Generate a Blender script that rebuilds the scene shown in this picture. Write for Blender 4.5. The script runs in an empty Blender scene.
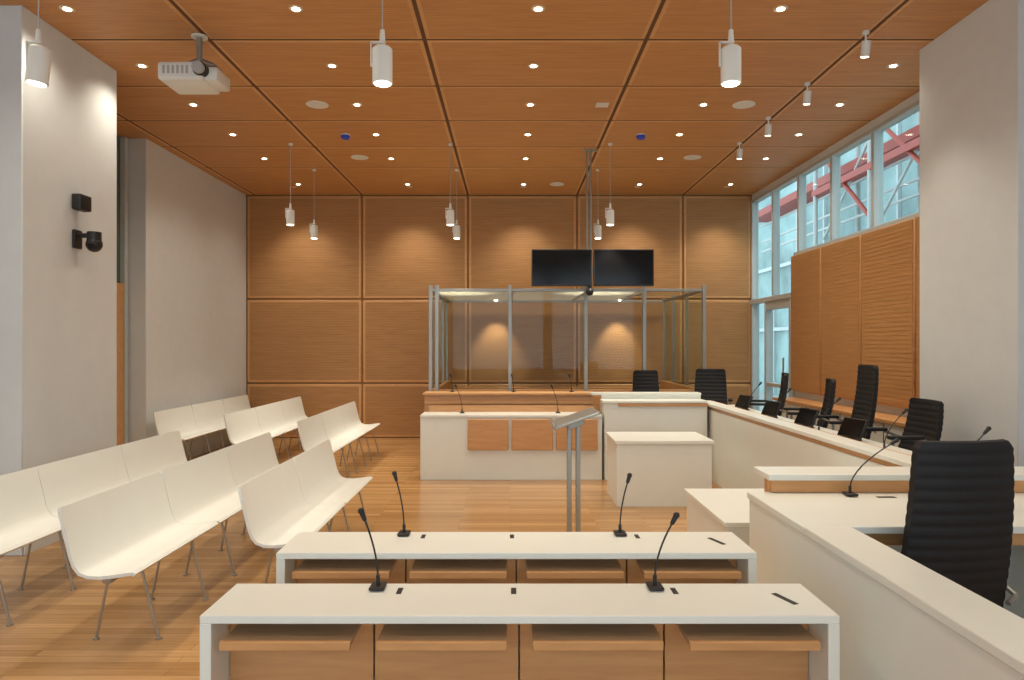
import bpy, bmesh, math, random
from mathutils import Vector, Matrix
random.seed(3)
D = bpy.data
scene = bpy.context.scene
COL = scene.collection

# ------------------------------------------------------------------ materials
def new_mat(name):
    m = D.materials.new(name); m.use_nodes = True
    nt = m.node_tree
    b = nt.nodes.get('Principled BSDF')
    return m, nt, b

def plain(name, col, rough=0.5, metal=0.0, spec=0.5, var=0.04, nscale=6.0, bump=0.0):
    m, nt, b = new_mat(name)
    tc = nt.nodes.new('ShaderNodeTexCoord')
    n = nt.nodes.new('ShaderNodeTexNoise'); n.inputs['Scale'].default_value = nscale
    n.inputs['Detail'].default_value = 4
    nt.links.new(tc.outputs['Object'], n.inputs['Vector'])
    r = nt.nodes.new('ShaderNodeValToRGB')
    r.color_ramp.elements[0].position = 0.3; r.color_ramp.elements[1].position = 0.7
    r.color_ramp.elements[0].color = (*[c*(1-var) for c in col], 1)
    r.color_ramp.elements[1].color = (*[min(1, c*(1+var)) for c in col], 1)
    nt.links.new(n.outputs['Fac'], r.inputs['Fac'])
    nt.links.new(r.outputs['Color'], b.inputs['Base Color'])
    b.inputs['Roughness'].default_value = rough
    b.inputs['Metallic'].default_value = metal
    b.inputs['Specular IOR Level'].default_value = spec
    if bump > 0:
        bp = nt.nodes.new('ShaderNodeBump'); bp.inputs['Strength'].default_value = bump
        bp.inputs['Distance'].default_value = 0.002
        n2 = nt.nodes.new('ShaderNodeTexNoise'); n2.inputs['Scale'].default_value = 120
        nt.links.new(tc.outputs['Object'], n2.inputs['Vector'])
        nt.links.new(n2.outputs['Fac'], bp.inputs['Height'])
        nt.links.new(bp.outputs['Normal'], b.inputs['Normal'])
    return m

def wood(name, c1, c2, scale=(1, 12, 12), rough=0.45, slat=None, pitch=0.04, slat_amt=0.35):
    m, nt, b = new_mat(name)
    tc = nt.nodes.new('ShaderNodeTexCoord')
    mp = nt.nodes.new('ShaderNodeMapping'); mp.inputs['Scale'].default_value = scale
    nt.links.new(tc.outputs['Object'], mp.inputs['Vector'])
    n = nt.nodes.new('ShaderNodeTexNoise'); n.inputs['Scale'].default_value = 2.2
    n.inputs['Detail'].default_value = 6; n.inputs['Distortion'].default_value = 0.6
    nt.links.new(mp.outputs['Vector'], n.inputs['Vector'])
    r = nt.nodes.new('ShaderNodeValToRGB')
    r.color_ramp.elements[0].position = 0.3; r.color_ramp.elements[1].position = 0.72
    r.color_ramp.elements[0].color = (*c1, 1); r.color_ramp.elements[1].color = (*c2, 1)
    nt.links.new(n.outputs['Fac'], r.inputs['Fac'])
    out = r.outputs['Color']
    if slat:
        w = nt.nodes.new('ShaderNodeTexWave'); w.wave_type = 'BANDS'; w.bands_direction = slat
        w.inputs['Scale'].default_value = 1.0/pitch * 0.314
        w.inputs['Distortion'].default_value = 0.0
        nt.links.new(tc.outputs['Object'], w.inputs['Vector'])
        r2 = nt.nodes.new('ShaderNodeValToRGB')
        r2.color_ramp.elements[0].position = 0.05; r2.color_ramp.elements[1].position = 0.35
        v = 1-slat_amt
        r2.color_ramp.elements[0].color = (v, v, v, 1); r2.color_ramp.elements[1].color = (1, 1, 1, 1)
        nt.links.new(w.outputs['Fac'], r2.inputs['Fac'])
        mx = nt.nodes.new('ShaderNodeMix'); mx.data_type = 'RGBA'; mx.blend_type = 'MULTIPLY'
        mx.inputs[0].default_value = 1.0
        nt.links.new(out, mx.inputs[6]); nt.links.new(r2.outputs['Color'], mx.inputs[7])
        out = mx.outputs[2]
        bp = nt.nodes.new('ShaderNodeBump'); bp.inputs['Strength'].default_value = 0.2
        bp.inputs['Distance'].default_value = 0.003
        nt.links.new(r2.outputs['Color'], bp.inputs['Height'])
        nt.links.new(bp.outputs['Normal'], b.inputs['Normal'])
    nt.links.new(out, b.inputs['Base Color'])
    b.inputs['Roughness'].default_value = rough
    return m

def floor_mat():
    m, nt, b = new_mat('bamboo_strip_floor')
    tc = nt.nodes.new('ShaderNodeTexCoord')
    br = nt.nodes.new('ShaderNodeTexBrick')
    br.inputs['Scale'].default_value = 1.0
    br.inputs['Brick Width'].default_value = 1.3
    br.inputs['Row Height'].default_value = 0.075
    br.inputs['Mortar Size'].default_value = 0.0016
    br.inputs['Mortar Smooth'].default_value = 0.3
    br.inputs['Bias'].default_value = 0.0
    br.inputs['Color1'].default_value = (0.43, 0.235, 0.09, 1)
    br.inputs['Color2'].default_value = (0.62, 0.37, 0.165, 1)
    br.inputs['Mortar'].default_value = (0.26, 0.13, 0.055, 1)
    br.offset = 0.37
    nt.links.new(tc.outputs['Object'], br.inputs['Vector'])
    mp = nt.nodes.new('ShaderNodeMapping'); mp.inputs['Scale'].default_value = (1.5, 30, 1)
    nt.links.new(tc.outputs['Object'], mp.inputs['Vector'])
    n = nt.nodes.new('ShaderNodeTexNoise'); n.inputs['Scale'].default_value = 2.0
    n.inputs['Detail'].default_value = 5
    nt.links.new(mp.outputs['Vector'], n.inputs['Vector'])
    r = nt.nodes.new('ShaderNodeValToRGB')
    r.color_ramp.elements[0].position = 0.3; r.color_ramp.elements[1].position = 0.7
    r.color_ramp.elements[0].color = (0.78, 0.76, 0.73, 1); r.color_ramp.elements[1].color = (1, 1, 1, 1)
    nt.links.new(n.outputs['Fac'], r.inputs['Fac'])
    mx = nt.nodes.new('ShaderNodeMix'); mx.data_type = 'RGBA'; mx.blend_type = 'MULTIPLY'
    mx.inputs[0].default_value = 1.0
    nt.links.new(br.outputs['Color'], mx.inputs[6]); nt.links.new(r.outputs['Color'], mx.inputs[7])
    nt.links.new(mx.outputs[2], b.inputs['Base Color'])
    b.inputs['Roughness'].default_value = 0.24
    return m

def emis(name, col, s):
    m, nt, b = new_mat(name)
    b.inputs['Base Color'].default_value = (*col, 1)
    b.inputs['Emission Color'].default_value = (*col, 1)
    b.inputs['Emission Strength'].default_value = s
    return m

def glassy(name, tint=(1, 1, 1), gl=0.08, rough=0.0):
    m = D.materials.new(name); m.use_nodes = True
    nt = m.node_tree; nt.nodes.clear()
    o = nt.nodes.new('ShaderNodeOutputMaterial')
    t = nt.nodes.new('ShaderNodeBsdfTransparent'); t.inputs['Color'].default_value = (*tint, 1)
    g = nt.nodes.new('ShaderNodeBsdfGlossy'); g.inputs['Roughness'].default_value = rough
    mx = nt.nodes.new('ShaderNodeMixShader'); mx.inputs[0].default_value = gl
    nt.links.new(t.outputs[0], mx.inputs[1]); nt.links.new(g.outputs[0], mx.inputs[2])
    nt.links.new(mx.outputs[0], o.inputs['Surface'])
    return m

def transl(name, col):
    m = D.materials.new(name); m.use_nodes = True
    nt = m.node_tree; nt.nodes.clear()
    o = nt.nodes.new('ShaderNodeOutputMaterial')
    t = nt.nodes.new('ShaderNodeBsdfTranslucent'); t.inputs['Color'].default_value = (*col, 1)
    g = nt.nodes.new('ShaderNodeBsdfDiffuse'); g.inputs['Color'].default_value = (*col, 1)
    tr = nt.nodes.new('ShaderNodeBsdfTransparent')
    mx = nt.nodes.new('ShaderNodeMixShader'); mx.inputs[0].default_value = 0.5
    m2 = nt.nodes.new('ShaderNodeMixShader'); m2.inputs[0].default_value = 0.35
    nt.links.new(t.outputs[0], mx.inputs[1]); nt.links.new(g.outputs[0], mx.inputs[2])
    nt.links.new(mx.outputs[0], m2.inputs[1]); nt.links.new(tr.outputs[0], m2.inputs[2])
    nt.links.new(m2.outputs[0], o.inputs['Surface'])
    return m

M = {}
M['white'] = plain('white_solid_surface', (0.82, 0.84, 0.79), 0.32, var=0.012)
M['bench'] = plain('white_bench_shell', (0.83, 0.86, 0.83), 0.26, var=0.01)
M['wall'] = plain('painted_plaster', (0.70, 0.735, 0.75), 0.85, var=0.02, bump=0.15)
M['ceilwood'] = wood('ceiling_wood_slat', (0.53, 0.245, 0.080), (0.64, 0.315, 0.115), (1, 10, 10), 0.5, 'Y', 0.035, 0.18)
M['woodedge'] = wood('wood_edge_light', (0.62, 0.33, 0.13), (0.72, 0.40, 0.17), (2, 10, 10), 0.45)
M['gap'] = plain('dark_wood_gap', (0.13, 0.055, 0.02), 0.8)
M['gapl'] = plain('wood_gap', (0.36, 0.18, 0.07), 0.7)
M['wallwood'] = wood('wall_wood_slat', (0.445, 0.220, 0.080), (0.525, 0.275, 0.105), (1, 8, 8), 0.6, 'Z', 0.030, 0.26)
M['wallwood2'] = wood('wall_wood_veneer', (0.445, 0.220, 0.080), (0.535, 0.275, 0.105), (10, 1.2, 20), 0.6)
M['wood'] = wood('desk_wood', (0.55, 0.275, 0.11), (0.66, 0.355, 0.15), (1.5, 12, 12), 0.4)
M['woodg'] = wood('tray_wood', (0.34, 0.22, 0.125), (0.43, 0.285, 0.17), (1.5, 12, 12), 0.32)
M['floor'] = floor_mat()
M['black'] = plain('black_plastic', (0.012, 0.012, 0.013), 0.45, var=0.1)
M['leather'] = plain('black_leather', (0.014, 0.014, 0.016), 0.6, var=0.15, nscale=40, bump=0.3, spec=0.35)
M['screen'] = plain('black_screen', (0.006, 0.006, 0.007), 0.12, var=0.0, spec=0.25)
M['bezel'] = plain('dark_grey_bezel', (0.03, 0.03, 0.032), 0.4, var=0.0)
M['steel'] = plain('brushed_steel', (0.36, 0.36, 0.34), 0.42, metal=0.7, var=0.05)
M['legsteel'] = plain('leg_steel', (0.40, 0.36, 0.31), 0.4, metal=0.7, var=0.05)
M['frame'] = plain('window_frame_grey', (0.50, 0.54, 0.54), 0.5, var=0.03)
M['lampwhite'] = plain('lamp_white', (0.78, 0.79, 0.76), 0.4, var=0.01)
M['grey'] = plain('grey_plastic', (0.45, 0.45, 0.44), 0.5)
M['blue'] = plain('blue_cover', (0.02, 0.06, 0.6), 0.4)
M['ring'] = plain('downlight_ring', (0.72, 0.57, 0.40), 0.4)
M['bulb'] = emis('lamp_glow', (1.0, 0.92, 0.72), 12)
M['glass'] = glassy('clear_glass', (0.90, 0.96, 0.95), 0.05)
M['dock'] = glassy('dock_glass', (0.92, 0.945, 0.92), 0.012)
M['roof'] = transl('dock_roof_panel', (0.66, 0.65, 0.57))
M['darkglass'] = plain('dark_reflective_glass', (0.10, 0.13, 0.12), 0.08, var=0.1, nscale=1.5)
M['ext'] = plain('exterior_facade', (0.27, 0.37, 0.37), 0.8, var=0.35, nscale=0.8)
M['red'] = plain('red_paint_steel', (0.36, 0.05, 0.035), 0.5)
M['pave'] = plain('exterior_paving', (0.4, 0.4, 0.38), 0.9)

# ------------------------------------------------------------------ mesh builder
class MB:
    def __init__(s, name, loc=(0, 0, 0), rotz=0.0):
        s.name = name; s.loc = Vector(loc); s.rz = rotz
        s.v = []; s.f = []; s.fm = []; s.sm = []; s.mats = []
    def mi(s, m):
        if m not in s.mats: s.mats.append(m)
        return s.mats.index(m)
    def addbm(s, bm, mat, smooth=False, mtx=None):
        if mtx is not None: bm.transform(mtx)
        bm.verts.ensure_lookup_table()
        base = len(s.v); i = s.mi(mat)
        for k, v in enumerate(bm.verts): v.index = k; s.v.append(v.co.copy())
        for f in bm.faces:
            s.f.append([base+v.index for v in f.verts]); s.fm.append(i); s.sm.append(smooth)
        bm.free()
    def box(s, a, b, mat, bev=0.0, mtx=None, seg=1):
        bm = bmesh.new(); bmesh.ops.create_cube(bm, size=1)
        a = Vector(a); b = Vector(b)
        for v in bm.verts:
            v.co = Vector(((a.x+b.x)/2+v.co.x*(b.x-a.x), (a.y+b.y)/2+v.co.y*(b.y-a.y), (a.z+b.z)/2+v.co.z*(b.z-a.z)))
        if bev > 0:
            bmesh.ops.bevel(bm, geom=list(bm.edges), offset=bev, segments=seg, affect='EDGES', profile=0.5)
        s.addbm(bm, mat, False, mtx)
    def cyl(s, p0, p1, r, mat, seg=14, r2=None, mtx=None, smooth=True):
        p0 = Vector(p0); p1 = Vector(p1); d = p1-p0
        bm = bmesh.new()
        bmesh.ops.create_cone(bm, cap_ends=True, segments=seg, radius1=r, radius2=(r if r2 is None else r2), depth=d.length)
        q = d.to_track_quat('Z', 'Y').to_matrix().to_4x4()
        bm.transform(Matrix.Translation((p0+p1)/2) @ q)
        s.addbm(bm, mat, smooth, mtx)
    def sph(s, c, r, mat, mtx=None, sc=(1, 1, 1)):
        bm = bmesh.new(); bmesh.ops.create_uvsphere(bm, u_segments=16, v_segments=10, radius=r)
        bm.transform(Matrix.Translation(c) @ Matrix.Diagonal((*sc, 1)))
        s.addbm(bm, mat, True, mtx)
    def tube(s, pts, r, mat, seg=8, mtx=None):
        for a, b in zip(pts[:-1], pts[1:]):
            s.cyl(a, b, r, mat, seg, mtx=mtx)
        for p in pts[1:-1]:
            bm = bmesh.new(); bmesh.ops.create_uvsphere(bm, u_segments=8, v_segments=6, radius=r)
            bm.transform(Matrix.Translation(p)); s.addbm(bm, mat, True, mtx)
    def grid(s, front, back, mat, mtx=None, smooth=True):
        bm = bmesh.new(); R = len(front); C = len(front[0])
        F = [[bm.verts.new(p) for p in row] for row in front]
        B = [[bm.verts.new(p) for p in row] for row in back]
        for i in range(R-1):
            for j in range(C-1):
                bm.faces.new((F[i][j], F[i][j+1], F[i+1][j+1], F[i+1][j]))
                bm.faces.new((B[i][j], B[i+1][j], B[i+1][j+1], B[i][j+1]))
        for j in range(C-1):
            bm.faces.new((F[0][j+1], F[0][j], B[0][j], B[0][j+1]))
            bm.faces.new((F[R-1][j], F[R-1][j+1], B[R-1][j+1], B[R-1][j]))
        for i in range(R-1):
            bm.faces.new((F[i][0], F[i+1][0], B[i+1][0], B[i][0]))
            bm.faces.new((F[i+1][C-1], F[i][C-1], B[i][C-1], B[i+1][C-1]))
        bmesh.ops.recalc_face_normals(bm, faces=bm.faces)
        s.addbm(bm, mat, smooth, mtx)
    def done(s):
        me = D.meshes.new(s.name)
        me.from_pydata([tuple(v) for v in s.v], [], s.f)
        for m in s.mats: me.materials.append(M[m])
        me.polygons.foreach_set('material_index', s.fm)
        me.polygons.foreach_set('use_smooth', s.sm)
        me.update()
        try: me.set_sharp_from_angle(angle=math.radians(40))
        except Exception: pass
        o = D.objects.new(s.name, me); COL.objects.link(o)
        o.location = s.loc; o.rotation_euler = (0, 0, s.rz)
        return o

# ------------------------------------------------------------------ room constants
H = 4.44; XL = -4.82; XR = 4.42; YB = 12.8; YR = -3.0

b = MB('floor'); b.box((-5.6, YR, -0.1), (XR+0.1, YB+0.1, 0), 'floor'); b.done()
b = MB('ceiling'); b.box((-5.6, YR, H+0.03), (XR+0.1, YB+0.1, H+0.2), 'gap')
xs = [-5.58, -4.665, -2.705, -0.768, 1.225, 3.163, XR+0.08]
ys = [YR, -1.76, -0.61, 0.54, 1.69, 2.84, 3.99, 5.14, 6.29, 7.42, 8.56, 9.69, 10.84, YB]
g = 0.018
for i in range(len(xs)-1):
    for j in range(len(ys)-1):
        x0, x1, y0, y1 = xs[i]+g, xs[i+1]-g, ys[j]+g, ys[j+1]-g
        b.box((x0, y0, H), (x1, y1, H+0.03), 'woodedge', 0.006)
        e = 0.035
        b.box((x0+e, y0+e, H-0.003), (x1-e, y1-e, H+0.01), 'ceilwood')
for x in xs[1:-1]: b.box((x-g, YR, H+0.006), (x+g, YB, H+0.02), 'gap')
for y in ys[1:-1]: b.box((-5.58, y-g, H+0.005), (XR, y+g, H+0.02), 'gap')
b.done()

b = MB('wall_back'); b.box((-5.6, YB+0.03, 0), (XR+0.1, YB+0.2, H+0.2), 'gapl')
wx = [XL, -2.705, -0.768, 1.225, 3.163, XR]
wz = [0.0, 1.0, 2.54, H]
g = 0.015
for i in range(len(wx)-1):
    for j in range(3):
        x0, x1, z0, z1 = wx[i]+g, wx[i+1]-g, wz[j]+g, wz[j+1]-g
        b.box((x0, YB, z0), (x1, YB+0.03, z1), 'woodedge', 0.01)
        e = 0.045
        b.box((x0+e, YB-0.004, z0+e), (x1-e, YB+0.01, z1-e), 'wallwood')
b.done()

b = MB('wall_left'); b.box((-5.55, YR, 0), (-5.2, 5.64, H), 'wall')
b.box((-5.55, 7.0, 0), (-5.2, 9.27, H), 'wall'); b.done()
b = MB('wall_left_pier'); b.box((-5.5, 5.64, 0), (-3.93, 7.0, H), 'wall', 0.006); b.done()
b = MB('wall_left_pier_far'); b.box((-5.5, 9.27, 0), (XL, YB, H), 'wall', 0.006); b.done()
b = MB('door_1')
X = -5.10
b.box((X-0.04, 7.02, 2.42), (X+0.05, 9.25, 2.5), 'wood', 0.004)
for y in (7.06, 8.1, 9.2): b.box((X-0.04, y-0.04, 0), (X+0.06, y+0.04, H-0.01), 'frame', 0.004)
b.box((X-0.02, 7.1, 2.5), (X, 9.2, H-0.02), 'darkglass')
b.box((X-0.02, 7.1, 0.02), (X, 9.2, 2.42), 'lampwhite')
b.box((X, 9.0, 0.0), (X+0.05, 9.15, 2.42), 'wood')
b.cyl((X+0.09, 8.2, 0.8), (X+0.09, 8.2, 1.6), 0.015, 'steel')
b.done()
b = MB('baseboard_left'); b.box((-3.928, 5.65, 0), (-3.915, 7.0, 0.08), 'wall', 0.003)
b.box((XL+0.002, 9.28, 0), (XL+0.015, YB-0.01, 0.08), 'wall', 0.003); b.done()

b = MB('wall_rear_fill_openings'); b.box((-5.6, YR-0.15, 0), (XR+0.1, YR, 0.9), 'wall')  # unseen wall behind camera; wide openings added to let in daylight fill
b.box((-5.6, YR-0.15, 3.9), (XR+0.1, YR, H+0.2), 'wall')
for x in (-5.6, -2.2, 1.1, 4.1): b.box((x, YR-0.15, 0.9), (x+0.3, YR, 3.9), 'wall')
b.done()

b = MB('wall_right')
b.box((XR, YR, 0), (XR+0.15, 10.85, 3.08), 'wall')
b.box((XR, YR, 4.33), (XR+0.15, YB, H+0.03), 'wall')
b.box((XR, YR, 3.08), (XR+0.15, 5.3, 4.33), 'wall')
b.done()
b = MB('wall_right_pier'); b.box((3.80, 5.24, 0), (XR, 6.5, H), 'wall', 0.006); b.done()
b = MB('window_1')
my = [6.55, 7.4, 8.5, 9.6, 10.7, 11.75, YB-0.04]
for y in my: b.box((XR-0.02, y-0.03, 3.08 if y < 10.6 else 2.53), (XR+0.10, y+0.03, 4.33), 'frame', 0.004)
b.box((XR-0.03, 6.51, 3.08), (XR+0.10, 10.85, 3.13), 'frame', 0.004)
b.box((XR-0.03, 6.51, 4.28), (XR+0.10, YB-0.01, 4.33), 'frame', 0.004)
b.box((XR+0.04, 6.55, 3.1), (XR+0.055, 10.85, 4.3), 'glass')
b.box((XR+0.04, 10.85, 2.53), (XR+0.055, YB-0.02, 4.3), 'glass')
b.done()
b = MB('door_2')
b.box((XR-0.04, 10.87, 2.44), (XR+0.10, YB-0.01, 2.52), 'frame', 0.004)
for y in (10.92, 11.0, 12.05, 12.72): b.box((XR-0.03, y-0.035, 0), (XR+0.10, y+0.035, 2.46), 'frame', 0.004)
b.box((XR-0.02, 11.0, 0.0), (XR+0.08, 12.05, 0.12), 'frame'); b.box((XR-0.02, 11.0, 2.3), (XR+0.08, 12.05, 2.44), 'frame')
b.box((XR-0.02, 11.0, 1.0), (XR+0.08, 12.05, 1.06), 'frame')
b.box((XR+0.03, 11.0, 0.05), (XR+0.045, YB-0.02, 2.42), 'glass')
b.cyl((XR-0.08, 11.12, 0.8), (XR-0.08, 11.12, 1.5), 0.014, 'steel')
b.done()
b = MB('acoustic_wall_panels')
for y0, y1 in ((6.52, 7.5), (7.5, 8.66), (8.66, 9.78), (9.78, 10.84)):
    b.box((XR-0.08, y0+0.012, 1.0), (XR-0.004, y1-0.012, 3.07), 'wallwood2', 0.012)
    b.box((XR-0.084, y0+0.04, 1.03), (XR-0.05, y1-0.04, 3.04), 'wallwood2')
    for k in range(40):
        z = 1.06+k*0.05
        b.box((XR-0.0865, y0+0.045, z), (XR-0.083, y1-0.045, z+0.036), 'wallwood2')
b.done()
b = MB('wall_storage_cabinet')
b.box((4.06, 6.55, 0.0), (XR-0.005, 10.7, 0.86), 'white', 0.004)
b.box((4.03, 6.53, 0.86), (XR-0.005, 10.75, 0.90), 'wood', 0.004)
for y in (7.6, 8.6, 9.6): b.box((4.055, y, 0.3), (4.065, y+0.01, 0.85), 'gap')
b.done()

b = MB('exterior_ground'); b.box((XR+0.2, -2, -0.3), (20, 30, -0.1), 'pave'); b.done()
b = MB('exterior_facade'); b.box((9.5, 0, -0.1), (9.8, 30, 9), 'ext')
for z in (2.2, 4.4, 6.4): b.box((9.4, 0, z), (9.5, 30, z+0.12), 'frame')
for y in range(1, 30, 2): b.box((9.42, y, 0), (9.5, y+0.08, 9), 'frame')
b.done()
b = MB('red_scaffold_stair')
for y in (9.0, 11.5, 14.0, 16.5):
    b.cyl((7.2, y, -0.1), (7.2, y, 8.0), 0.05, 'grey'); b.cyl((8.2, y, -0.1), (8.2, y, 8.0), 0.05, 'grey')
for z in (2.5, 5.2, 6.3):
    b.box((7.15, 9, z), (7.28, 16.6, z+0.14), 'red')
b.box((7.5, 9, 5.55), (8.2, 22, 5.75), 'red')
for z in (4.6, 4.9, 5.4): b.box((7.9, 9, z), (7.94, 22, z+0.05), 'grey')
for k in range(3):
    b.cyl((7.25, 9+2.5*k, 4.2), (7.25, 11.5+2.5*k, 6.3), 0.045, 'red')
    b.cyl((7.4, 11.5+2.5*k, 4.2), (7.4, 9+2.5*k, 6.3), 0.03, 'grey')
b.box((7.2, 9, 3.9), (8.2, 16.6, 3.98), 'grey')
b.done()

# ------------------------------------------------------------------ benches
def bench(x, y0, y1, n):
    L = y1-y0
    b = MB('public_bench', (x, y0, 0))
    prof = [(0.0, 0.815), (0.008, 0.79), (0.030, 0.70), (0.052, 0.61), (0.070, 0.54), (0.086, 0.495), (0.112, 0.462), (0.155, 0.445),
            (0.22, 0.442), (0.30, 0.450), (0.36, 0.460), (0.395, 0.462), (0.41, 0.450)]
    ins = [0.014, 0.003, 0, 0, 0, 0, 0, 0, 0, 0, 0.0, 0.004, 0.014]
    t = 0.018
    m = L/n
    for k in range(n):
        a = k*m+0.003; c = (k+1)*m-0.003
        F = []; Bk = []
        for i, (px, pz) in enumerate(prof):
            p0 = prof[max(0, i-1)]; p1 = prof[min(len(prof)-1, i+1)]
            dx, dz = p1[0]-p0[0], p1[1]-p0[1]; l = math.hypot(dx, dz)
            nx, nz = -dz/l, dx/l
            fr = []; bk = []
            for u in (0, 0.02, 0.5, 0.98, 1):
                yy = a+ins[i]+(c-a-2*ins[i])*u
                fr.append((px, yy, pz)); bk.append((px-nx*t, yy, pz-nz*t))
            F.append(fr); Bk.append(bk)
        b.grid(F, Bk, 'bench')
    b.box((0.20, 0.06, 0.385), (0.25, L-0.06, 0.42), 'legsteel', 0.004)
    for k in range(n):
        for yy in (k*m+m*0.22, k*m+m*0.78):
            b.box((0.09, yy-0.015, 0.408), (0.36, yy+0.015, 0.424), 'legsteel')
            b.cyl((0.32, yy, 0.41), (0.42, yy, 0.008), 0.008, 'legsteel', 8)
            b.cyl((0.14, yy, 0.41), (0.06, yy, 0.008), 0.008, 'legsteel', 8)
            b.cyl((0.42, yy, 0), (0.42, yy, 0.012), 0.018, 'legsteel', 10)
            b.cyl((0.06, yy, 0), (0.06, yy, 0.012), 0.018, 'legsteel', 10)
    return b.done()
bench(-3.45, 4.0, 7.3, 3)
bench(-2.45, 3.8, 7.15, 3)
bench(-1.70, 4.39, 6.6, 2)
bench(-4.69, 9.2, 12.5, 3)
bench(-3.62, 8.86, 12.1, 3)
bench(-2.46, 8.1, 11.1, 3)

# ------------------------------------------------------------------ microphones
def mic(x, y, z, dx, dy, h):
    b = MB('gooseneck_microphone', (x, y, z+0.003))
    b.box((-0.030, -0.040, 0), (0.030, 0.040, 0.013), 'black', 0.005)
    b.cyl((0, 0, 0.012), (0, 0, 0.05), 0.008, 'black')
    pts = []
    for i in range(9):
        t = i/8
        pts.append((dx*t**1.8, dy*t**1.8, 0.04+(h-0.06)*t))
    b.tube(pts, 0.0038, 'black', 7)
    e = Vector(pts[-1]); d = (e-Vector(pts[-2])).normalized()
    b.cyl(e-d*0.005, e+d*0.035, 0.008, 'black', 12, 0.011)
    b.sph(e+d*0.035, 0.0125, 'black')
    return b.done()

# ------------------------------------------------------------------ counsel desks
def counsel_desk(x0, x1, y0, y1, zt=0.75):
    b = MB('counsel_desk', ((x0+x1)/2, y0, 0)); w = (x1-x0)/2; d = y1-y0
    b.box((-w, 0, zt-0.030), (w, d, zt), 'white', 0.003)
    b.box((-w, 0.0, 0), (-w+0.04, d, zt-0.029), 'white', 0.003)
    b.box((w-0.04, 0.0, 0), (w, d, zt-0.029), 'white', 0.003)
    b.box((-w+0.04, d-0.03, 0), (w-0.04, d, zt-0.029), 'white', 0.002)
    n = 4; iw = (2*w-0.08)/n
    for k in range(n):
        a = -w+0.04+k*iw
        b.box((a+0.003, 0.16, 0.02), (a+iw-0.003, 0.18, zt-0.032), 'wood', 0.002)
        b.box((a+0.045, -0.035, zt-0.095), (a+iw-0.045, 0.16, zt-0.078), 'woodg', 0.003)
        b.box((a+0.045, -0.041, zt-0.107), (a+iw-0.045, -0.025, zt-0.075), 'wood', 0.003)
    b.box((-w+0.04, 0.18, 0.0), (w-0.04, d-0.03, 0.05), 'gap')
    for x in (-0.46, -0.02, 0.60):
        b.box((x-0.010, d-0.12, zt-0.001), (x+0.010, d-0.055, zt+0.0015), 'black')
    mt = Matrix.Translation((w-0.13, d-0.17, 0)) @ Matrix.Rotation(0.35, 4, 'Z')
    b.box((-0.011, -0.06, zt-0.001), (0.011, 0.06, zt+0.0015), 'black', 0, mt)
    return b.done()
counsel_desk(-1.09, 1.158, 2.456, 2.79)
counsel_desk(-1.07, 1.13, 3.20, 3.56)
mic(-0.515, 2.73, 0.75, -0.055, 0.01, 0.285)
mic(0.565, 2.73, 0.75, 0.07, 0.01, 0.27)
mic(-0.53, 3.50, 0.75, -0.04, 0.01, 0.29)
mic(0.55, 3.50, 0.75, 0.04, 0.01, 0.28)

# ------------------------------------------------------------------ lectern
b = MB('lectern', (0.47, 5.15, 0))
b.box((-0.16, -0.22, 0), (0.20, 0.22, 0.015), 'steel', 0.003)
for dx in (-0.035, 0.03):
    b.box((dx-0.016, -0.03, 0.01), (dx+0.016, 0.03, 1.14), 'steel', 0.003)
mt = Matrix.Translation((0, 0, 1.15)) @ Matrix.Rotation(-0.34, 4, 'Y')
b.box((-0.16, -0.20, 0), (0.18, 0.20, 0.018), 'steel', 0.004, mt)
b.box((-0.165, -0.20, 0.0), (-0.15, 0.20, 0.05), 'steel', 0.003, mt)
b.box((-0.14, -0.18, 0.018), (0.16, 0.18, 0.022), 'steel', 0, mt)
b.box((-0.06, -0.06, -0.05), (0.06, 0.06, 0), 'steel', 0.004, mt)
b.done()

# ------------------------------------------------------------------ centre desk
b = MB('defence_desk', (0, 8.8, 0))
b.box((-1.13, 0.02, 0), (1.16, 0.06, 0.80), 'white', 0.003)
b.box((-1.13, 0.0, 0.79), (1.16, 0.42, 0.82), 'white', 0.004)
b.box((-1.13, 0.06, 0), (-1.09, 0.42, 0.79), 'white', 0.003)
b.box((1.12, 0.06, 0), (1.16, 0.42, 0.79), 'white', 0.003)
b.box((-1.07, 0.42, 0.80), (1.12, 0.46, 0.90), 'wood', 0.003)
for x0, x1 in ((-0.53, -0.02), (0.02, 0.54), (0.58, 1.10)):
    b.box((x0, -0.03, 0.38), (x1, 0.018, 0.77), 'wood', 0.008)
b.done()
b = MB('defence_rear_desk', (0, 9.5, 0))
b.box((-1.16, 0, 0), (1.12, 0.04, 1.02), 'wood', 0.004)
b.box((-1.18, -0.03, 1.02), (1.14, 0.35, 1.05), 'woodedge', 0.004)
b.box((-1.16, -0.02, 0.90), (1.12, 0, 0.93), 'woodedge', 0.003)
b.box((-1.16, 0.04, 0), (-1.12, 0.35, 1.02), 'wood'); b.box((1.08, 0.04, 0), (1.12, 0.35, 1.02), 'wood')
b.done()
for x in (-0.62, 0.62): mic(x, 9.05, 0.82, -0.07, 0.02, 0.34)
for x in (-0.8, 0.05, 0.85): mic(x, 9.7, 1.05, -0.02, 0.02, 0.22)

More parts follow.
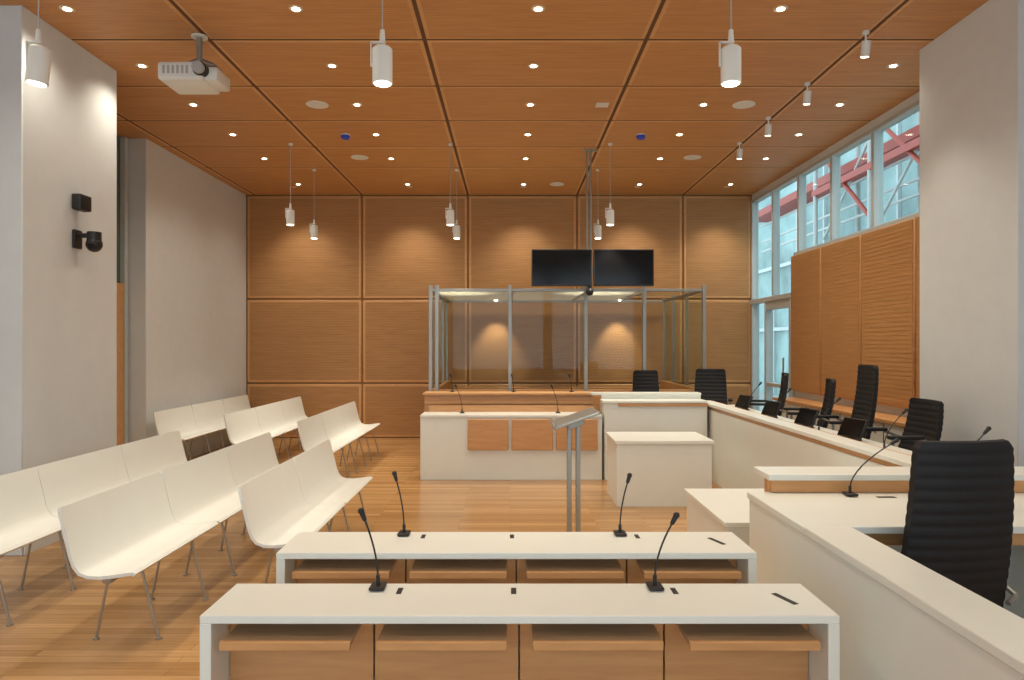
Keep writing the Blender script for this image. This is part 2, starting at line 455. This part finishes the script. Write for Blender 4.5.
# ------------------------------------------------------------------ glass dock
b = MB('glass_dock', (0, 10.05, 0))
x0, x1, dd = -1.14, 2.79, 2.65; zt = 2.50
b.box((x0, 0, 0), (x1, 0.06, 1.06), 'wood', 0.003)
b.box((x0, 0.06, 0), (x0+0.06, dd, 1.06), 'wood', 0.003)
b.box((x1-0.06, 0.06, 0), (x1, dd, 1.06), 'wood', 0.003)
for x in (x0, x0+0.09, 0.0, 1.09, 1.93, x1):
    b.box((x-0.026, -0.01, 0), (x+0.026, 0.05, zt+0.06), 'steel', 0.004)
for x in (x0, x1):
    for y in (1.0, 1.9, dd-0.03):
        b.box((x-0.02, y-0.02, 0), (x+0.02, y+0.02, zt+0.04), 'steel', 0.004)
    b.box((x-0.02, 0, zt-0.03), (x+0.02, dd, zt+0.01), 'steel', 0.003)
    b.box((x-0.006, 0.05, 1.06), (x+0.006, dd, zt-0.03), 'dock')
b.box((x0, 0, zt-0.03), (x1, 0.045, zt+0.01), 'steel', 0.003)
b.box((x0, 0.02, 1.06), (x1, 0.032, zt-0.03), 'dock')
for x in (x0+0.0, 0.0, 1.09, 1.93):
    b.box((x+0.02, 0.045, zt-0.03), (x+0.05, dd, zt+0.005), 'steel')
b.box((x0+0.02, dd-0.04, zt-0.03), (x1-0.02, dd, zt+0.005), 'steel')
b.box((x0+0.02, 0.05, zt+0.006), (1.93, dd-0.05, zt+0.012), 'roof')
b.box((x0+0.1, dd-0.6, 0), (x1-0.2, dd-0.2, 0.45), 'wood', 0.01)
b.box((x0+0.1, dd-0.22, 0.4), (x1-0.2, dd-0.18, 0.95), 'wood', 0.01)
for x in (-0.25, 1.95): b.cyl((x, dd-0.32, zt-0.02), (x, dd-0.32, zt+0.0), 0.03, 'bulb', 14)
dock = b.done()

b = MB('hanging_twin_monitors', (1.15, 9.75, 0))
for cx in (-0.43, 0.43):
    b.box((cx-0.42, -0.03, 2.52), (cx+0.42, 0.03, 3.03), 'bezel', 0.006)
    b.box((cx-0.405, -0.034, 2.54), (cx+0.405, -0.029, 3.015), 'screen')
b.box((-0.35, 0.03, 2.70), (0.35, 0.06, 2.78), 'steel')
for dx in (-0.05, 0.0):
    b.cyl((dx-0.02, 0.06, 2.65), (dx-0.02, 0.06, H-0.006), 0.014, 'steel')
b.box((-0.12, 0.0, H-0.02), (0.08, 0.12, H-0.006), 'steel')
b.cyl((-0.04, 0, 2.52), (-0.04, 0, 2.46), 0.03, 'black'); b.sph((-0.04, 0, 2.44), 0.055, 'black')
b.done()

# ------------------------------------------------------------------ white joinery
b = MB('witness_stand', (0, 0, 0))
b.box((1.12, 7.35, 0), (2.12, 7.39, 0.66), 'white', 0.003)
b.box((1.12, 7.39, 0), (1.16, 8.05, 0.66), 'white', 0.003)
b.box((2.08, 7.39, 0), (2.12, 8.05, 0.66), 'white', 0.003)
b.box((1.10, 7.33, 0.66), (2.14, 8.07, 0.70), 'white', 0.006)
b.done()
b = MB('clerk_counter')
b.box((1.19, 8.8, 0), (2.48, 8.85, 0.97), 'white', 0.003)
b.box((1.19, 8.85, 0), (1.24, 9.25, 0.97), 'white', 0.003)
b.box((1.36, 8.78, 0.93), (2.48, 8.80, 0.965), 'wood', 0.003)
b.box((1.17, 8.78, 0.97), (2.48, 9.1, 1.0), 'white', 0.004)
b.box((1.05, 9.08, 1.05), (2.48, 9.27, 1.08), 'white', 0.004)
b.box((1.19, 9.10, 0.1), (2.48, 9.14, 1.05), 'white', 0.003)
b.done()
b = MB('judges_platform')
b.box((2.62, 4.6, 0), (3.78, 9.98, 0.28), 'floor', 0.004)
b.box((3.70, 6.55, 0), (4.04, 9.98, 0.28), 'floor')
b.box((1.25, 9.30, 0), (2.62, 10.02, 0.20), 'floor', 0.004); b.done()
b = MB('judges_bench')
yb0, yb1 = 4.26, 9.27
b.box((2.52, yb0, 0), (2.58, yb1, 0.885), 'white', 0.003)
b.box((2.53, yb0, 0.885), (2.58, yb1, 0.93), 'wood')
b.box((2.49, yb0-0.01, 0.93), (2.66, yb1+0.01, 0.965), 'white', 0.004)
b.box((2.66, yb0, 0.91), (2.69, yb1, 0.96), 'wood')
b.box((2.66, yb0, 0.875), (3.0, yb1, 0.91), 'white', 0.004)
for y in (yb0, 6.25, 7.4, yb1-0.04): b.box((2.64, y, 0.285), (2.95, y+0.04, 0.88), 'white')
b.done()
b = MB('step_box')
b.box((1.37, 4.42, 0), (2.40, 5.42, 0.55), 'white', 0.004)
b.box((1.35, 4.40, 0.55), (2.42, 5.44, 0.585), 'white', 0.004); b.done()

b = MB('registrar_station')
b.box((1.35, -0.6, 0), (1.40, 3.95, 0.84), 'white', 0.003)
b.box((1.50, -0.6, 0), (1.55, 3.2, 0.84), 'white', 0.003)
b.box((1.34, -0.6, 0.835), (1.56, 3.2, 0.87), 'white', 0.004)
b.box((1.34, 3.201, 0.835), (3.7, 3.96, 0.87), 'white', 0.004)
b.box((1.40, 3.90, 0), (3.7, 3.95, 0.84), 'white', 0.003)
b.box((1.46, 3.96, 0.80), (3.7, 4.02, 0.94), 'wood', 0.003)
b.box((1.47, 3.93, 0.872), (3.7, 3.965, 0.94), 'wood', 0.003)
b.box((1.45, 3.92, 0.94), (3.7, 4.18, 0.975), 'white', 0.004)
b.box((2.7, 3.25, 0), (2.74, 3.9, 0.83), 'white')
b.box((1.56, 3.25, 0.77), (2.6, 3.27, 0.83), 'wood')
b.box((2.00, 3.80, 0.869), (2.10, 3.83, 0.872), 'black')
b.done()

# ------------------------------------------------------------------ chairs
def chair(x, y, z, rot, hb=0.68, w=0.50):
    b = MB('executive_chair', (x, y, z+0.001), rot)
    for k in range(5):
        a = k*2*math.pi/5+0.3
        e = Vector((math.cos(a)*0.27, math.sin(a)*0.27, 0.075))
        b.cyl((0, 0, 0.11), e, 0.022, 'steel', 8, 0.014)
        t = Vector((-math.sin(a), math.cos(a), 0))
        b.cyl(Vector((e.x, e.y, 0.03))-t*0.022, Vector((e.x, e.y, 0.03))+t*0.022, 0.03, 'black', 12)
        b.cyl((e.x, e.y, 0.03), (e.x, e.y, 0.08), 0.008, 'steel', 8)
    b.cyl((0, 0, 0.08), (0, 0, 0.30), 0.032, 'black'); b.cyl((0, 0, 0.28), (0, 0, 0.42), 0.02, 'steel')
    b.box((-0.10, -0.14, 0.40), (0.10, 0.12, 0.43), 'steel', 0.006)
    def slab(fn, R, C, t):
        F = []; Bk = []
        for i in range(R):
            v = i/(R-1); f = []; bb = []
            for j in range(C):
                u = j/(C-1)
                p, n = fn(u, v)
                f.append(p+n*t); bb.append(p-n*t)
            F.append(f); Bk.append(bb)
        b.grid(F, Bk, 'leather')
    nr = max(8, int(hb/0.05))
    def seat(u, v):
        ww = w*(0.5-0.02*v**2)
        zz = 0.455-0.05*max(0, v-0.8)*4*max(0, v-0.8)*5+0.008*abs(math.sin(v*math.pi*8))
        return Vector(((u-0.5)*2*ww, -0.22+0.47*v, zz+0.012*abs(2*u-1)**2)), Vector((0, 0, 1))
    slab(seat, 49, 9, 0.022)
    def back(u, v):
        ww = w*0.5*(1-0.13*v**1.6)
        if v > 0.96: ww -= 0.02*(v-0.96)/0.04
        rib = 0.005*abs(math.sin(v*math.pi*nr))
        yy = -0.23-0.03*math.sin(v*math.pi*0.9)*1.0-0.10*v
        yy += 0.035*abs(2*u-1)**2
        return Vector(((u-0.5)*2*ww, yy, 0.46+hb*v)), Vector((0, 1, 0.12)).normalized()*(1+rib*60)
    slab(back, nr*6+1, 11, 0.015)
    for s in (-1, 1):
        xx = s*(w/2+0.035)
        b.tube([(s*0.1, 0.02, 0.42), (xx, 0.04, 0.42), (xx, 0.12, 0.50), (xx, 0.12, 0.66)], 0.012, 'steel')
        b.tube([(xx, -0.10, 0.66), (xx, -0.26, 0.60), (s*w*0.44, -0.29, 0.58)], 0.012, 'steel')
        b.box((xx-0.03, -0.12, 0.66), (xx+0.03, 0.16, 0.69), 'leather', 0.01, seg=2)
    return b.done()
PI = math.pi
chair(1.91, 3.30, 0, 0.10, 0.83, 0.50)
chair(3.22, 9.05, 0.28, PI/2-0.30, 0.60)
chair(3.26, 7.85, 0.28, PI/2-0.30, 0.58)
chair(3.25, 6.98, 0.28, PI/2-0.12, 0.76)
chair(3.20, 5.90, 0.28, PI/2-0.02, 0.50)
chair(1.95, 9.62, 0.20, PI+0.1, 0.68, 0.40)
chair(2.75, 9.62, 0.28, PI-0.3, 0.62, 0.46)

def phone(x, y, z, rot):
    b = MB('desk_touch_screen', (x, y, z+0.001), rot)
    b.box((-0.07, -0.06, 0), (0.07, 0.06, 0.014), 'black', 0.004)
    b.cyl((0, 0.02, 0.01), (0, 0.03, 0.09), 0.014, 'black')
    mt = Matrix.Translation((0, 0.02, 0.10)) @ Matrix.Rotation(-0.45, 4, 'X')
    b.box((-0.14, -0.01, -0.085), (0.14, 0.014, 0.085), 'black', 0.005, mt)
    b.box((-0.13, -0.013, -0.075), (0.13, -0.009, 0.075), 'screen', 0, mt)
    return b.done()
for y in (8.5, 7.6, 6.7, 5.8): phone(2.82, y, 0.91, -PI/2+0.2)
phone(2.35, 3.62, 0.87, PI)
mic(2.78, 8.2, 0.91, 0.12, -0.05, 0.34); mic(2.78, 7.3, 0.91, 0.12, 0.0, 0.32)
mic(2.78, 6.3, 0.91, 0.16, 0.0, 0.30); mic(2.78, 5.2, 0.91, 0.14, 0.0, 0.30)
mic(1.87, 3.85, 0.872, 0.24, 0.02, 0.30); mic(2.45, 3.85, 0.872, 0.16, 0.0, 0.36)

# ------------------------------------------------------------------ lights & ceiling items
WARM = (1.0, 0.90, 0.73)
def spot(name, loc, energy, size=2.2, blend=0.8, target=None, color=WARM, rad=0.06, parent=None):
    l = D.lights.new(name, 'SPOT'); l.energy = energy; l.spot_size = size; l.spot_blend = blend
    l.color = color; l.shadow_soft_size = rad
    o = D.objects.new(name, l); COL.objects.link(o); o.location = loc
    if target is not None:
        o.rotation_euler = (Vector(target)-Vector(loc)).to_track_quat('-Z', 'Y').to_euler()
    if parent: o.parent = parent; o.matrix_parent_inverse = parent.matrix_world.inverted()
    return o
bpy.context.view_layer.update()
for x in (-0.25, 1.95):
    spot('dock_bulb', (x, 12.40, 2.44), 42, 1.1, 0.7, (x, 12.72, 1.6), WARM, 0.03, dock)

b = MB('recessed_downlights')
dls = []
for y in (-1.2, 1.2, 3.4, 4.55, 5.69, 6.85, 7.96, 9.09, 10.26, 11.9):
    for x in (-3.6, -1.74, 0.23, 2.2, 3.75):
        if x > 3.7 and y < 6.6: continue
        b.cyl((x, y, H-0.010), (x, y, H-0.003), 0.058, 'ring', 20)
        b.cyl((x, y, H-0.013), (x, y, H-0.009), 0.032, 'bulb', 16)
        dls.append((x, y))
dl = b.done()
for i, (x, y) in enumerate(dls):
    spot('downlight_bulb', (x, y, H-0.03), 42, 2.3, 0.9, None, WARM, 0.05, dl)

b = MB('ceiling_speakers')
for x, y in ((-2.19, 7.96), (2.66, 7.96), (-2.19, 10.2), (2.66, 10.2), (-2.19, 5.2), (0.8, 11.9)):
    b.cyl((x, y, H-0.012), (x, y, H-0.003), 0.125, 'lampwhite', 28)
b.box((0.98, 7.9, H-0.012), (1.12, 8.04, H-0.003), 'lampwhite', 0.002)
b.done()
b = MB('smoke_detectors')
for x, y in ((-2.14, 9.1), (1.70, 9.1)):
    b.cyl((x, y, H-0.02), (x, y, H-0.003), 0.06, 'lampwhite', 20)
    b.sph((x, y, H-0.03), 0.06, 'blue', sc=(1, 1, 0.75))
b.done()

def pendant(x, y, zb, sc, tx=0.0, energy=60):
    b = MB('pendant_spotlight', (x, y, 0))
    h = 0.22*sc; r = 0.064*sc
    mt = Matrix.Translation((0, 0, zb+h/2)) @ Matrix.Rotation(tx, 4, 'Y') @ Matrix.Translation((0, 0, -h/2))
    b.cyl((0, 0, 0), (0, 0, h), r, 'lampwhite', 28, mtx=mt)
    b.cyl((0, 0, h), (0, 0, h+0.015), r, 'lampwhite', 28, r*0.75, mtx=mt)
    b.cyl((0, 0, -0.004), (0, 0, 0.0), r*0.80, 'bulb', 24, mtx=mt)
    zt = zb+h+0.045*sc
    b.box((-r-0.012, -0.011, zb+h*0.5), (-r-0.004, 0.011, zt), 'lampwhite')
    b.cyl((-r-0.006, 0, zb+h*0.55), (-r+0.01, 0, zb+h*0.55), 0.014, 'lampwhite', 12)
    b.box((-r-0.012, -0.011, zt-0.006), (0.02, 0.011, zt+0.004), 'lampwhite')
    b.cyl((0, 0, zt), (0, 0, zt+0.08*sc), 0.02*sc, 'lampwhite', 12, 0.014*sc)
    b.cyl((0, 0, zt+0.07*sc), (0, 0, H-0.006), 0.0045, 'grey', 6)
    b.cyl((0, 0, H-0.03), (0, 0, H-0.005), 0.03, 'lampwhite', 16)
    o = b.done()
    bpy.context.view_layer.update()
    spot('pendant_bulb', (x, y, zb-0.015), energy, 1.5, 0.6, None, WARM, 0.04, o)
    return o
for x in (-3.03, -0.82, 1.42):
    pendant(x, 4.5, 3.38, 1.0, tx=(0.12 if x < -2 else 0.0), energy=60)
for x in (-2.98, -0.81, 1.36): pendant(x, 9.5, 3.33, 0.85, energy=80)
for x in (-3.05, -0.83, 1.37): pendant(x, 10.9, 3.36, 0.85, energy=110)

def track_spot(x, y):
    b = MB('ceiling_spotlight', (x, y, 0))
    b.cyl((0, 0, H-0.03), (0, 0, H-0.005), 0.03, 'lampwhite', 16)
    b.cyl((0, 0, H-0.10), (0, 0, H-0.02), 0.008, 'lampwhite', 8)
    mt = Matrix.Translation((0, 0, H-0.16)) @ Matrix.Rotation(0.25, 4, 'X')
    b.cyl((0, 0, -0.065), (0, 0, 0.065), 0.038, 'lampwhite', 20, mtx=mt)
    b.cyl((0, 0, -0.069), (0, 0, -0.065), 0.030, 'bulb', 16, mtx=mt)
    o = b.done(); bpy.context.view_layer.update()
    spot('spot_bulb', (x, y-0.03, H-0.26), 30, 1.6, 0.7, None, WARM, 0.04, o)
for y in (6.1, 7.3, 8.4, 9.45): track_spot(3.10, y)

b = MB('back_wall_washers')
pts = []
for x in (-3.75, -1.74, 0.23, 2.2, 3.75):
    b.cyl((x, 12.1, H-0.012), (x, 12.1, H-0.003), 0.05, 'ring', 18)
    pts.append(x)
o = b.done()
for x in pts: spot('washer_bulb', (x, 12.05, H-0.03), 60, 1.4, 0.9, (x, 12.8, 2.0), WARM, 0.05, o)

b = MB('ceiling_projector', (-2.78, 6.2, 0))
b.box((-0.25, -0.20, 3.98), (0.14, 0.20, 4.14), 'lampwhite', 0.03, seg=3)
b.box((0.12, -0.15, 3.99), (0.25, 0.15, 4.11), 'lampwhite', 0.02, seg=2)
b.cyl((0.12, -0.21, 4.07), (0.12, -0.12, 4.07), 0.06, 'black', 24)
b.cyl((0.12, -0.25, 4.07), (0.12, -0.2, 4.07), 0.05, 'grey', 24)
for k in range(6): b.box((-0.20+k*0.04, -0.203, 4.03), (-0.18+k*0.04, -0.199, 4.10), 'grey')
b.box((-0.10, -0.08, 4.14), (0.20, 0.08, 4.16), 'steel')
b.cyl((0.03, 0, 4.15), (0.03, 0, H-0.006), 0.026, 'steel', 16)
b.cyl((0.03, 0, H-0.02), (0.03, 0, H-0.006), 0.07, 'lampwhite', 20)
for p in ((-0.1, -0.08), (0.2, 0.08), (-0.1, 0.08), (0.2, -0.08)):
    b.cyl((p[0], p[1], 4.15), (0.03, 0, 4.24), 0.008, 'steel', 8)
b.done()

b = MB('wall_alarm_sensor', (-3.93, 6.33, 2.99))
b.box((0.002, -0.05, -0.07), (0.02, 0.05, 0.07), 'black', 0.003)
b.box((0.015, -0.085, -0.075), (0.10, 0.085, 0.065), 'black', 0.012, seg=2)
b.done()
b = MB('security_camera', (-3.93, 6.33, 2.64))
b.box((0.002, -0.06, -0.07), (0.03, 0.06, 0.10), 'black', 0.008)
b.cyl((0.02, 0, 0.05), (0.17, 0, 0.05), 0.022, 'black')
b.cyl((0.17, 0, 0.08), (0.17, 0, -0.02), 0.06, 'black', 24)
b.sph((0.17, 0, -0.03), 0.07, 'black')
b.cyl((0.17, -0.02, -0.04), (0.19, -0.09, -0.06), 0.025, 'screen')
b.done()

# ------------------------------------------------------------------ world / daylight
w = D.worlds.new('World'); scene.world = w; w.use_nodes = True
bg = w.node_tree.nodes['Background']
bg.inputs['Color'].default_value = (0.72, 0.89, 1.0, 1); bg.inputs['Strength'].default_value = 2.5

cam = D.cameras.new('camera'); co = D.objects.new('camera', cam); COL.objects.link(co)
co.location = (0, 0, 1.7); co.rotation_euler = (math.pi/2, 0, 0)
cam.sensor_width = 36; cam.lens = 36*700/1024
cam.shift_x = 2/1024; cam.shift_y = 5/1024
cam.clip_start = 0.05
scene.camera = co
scene.view_settings.view_transform = 'Standard'
scene.view_settings.exposure = 0.08
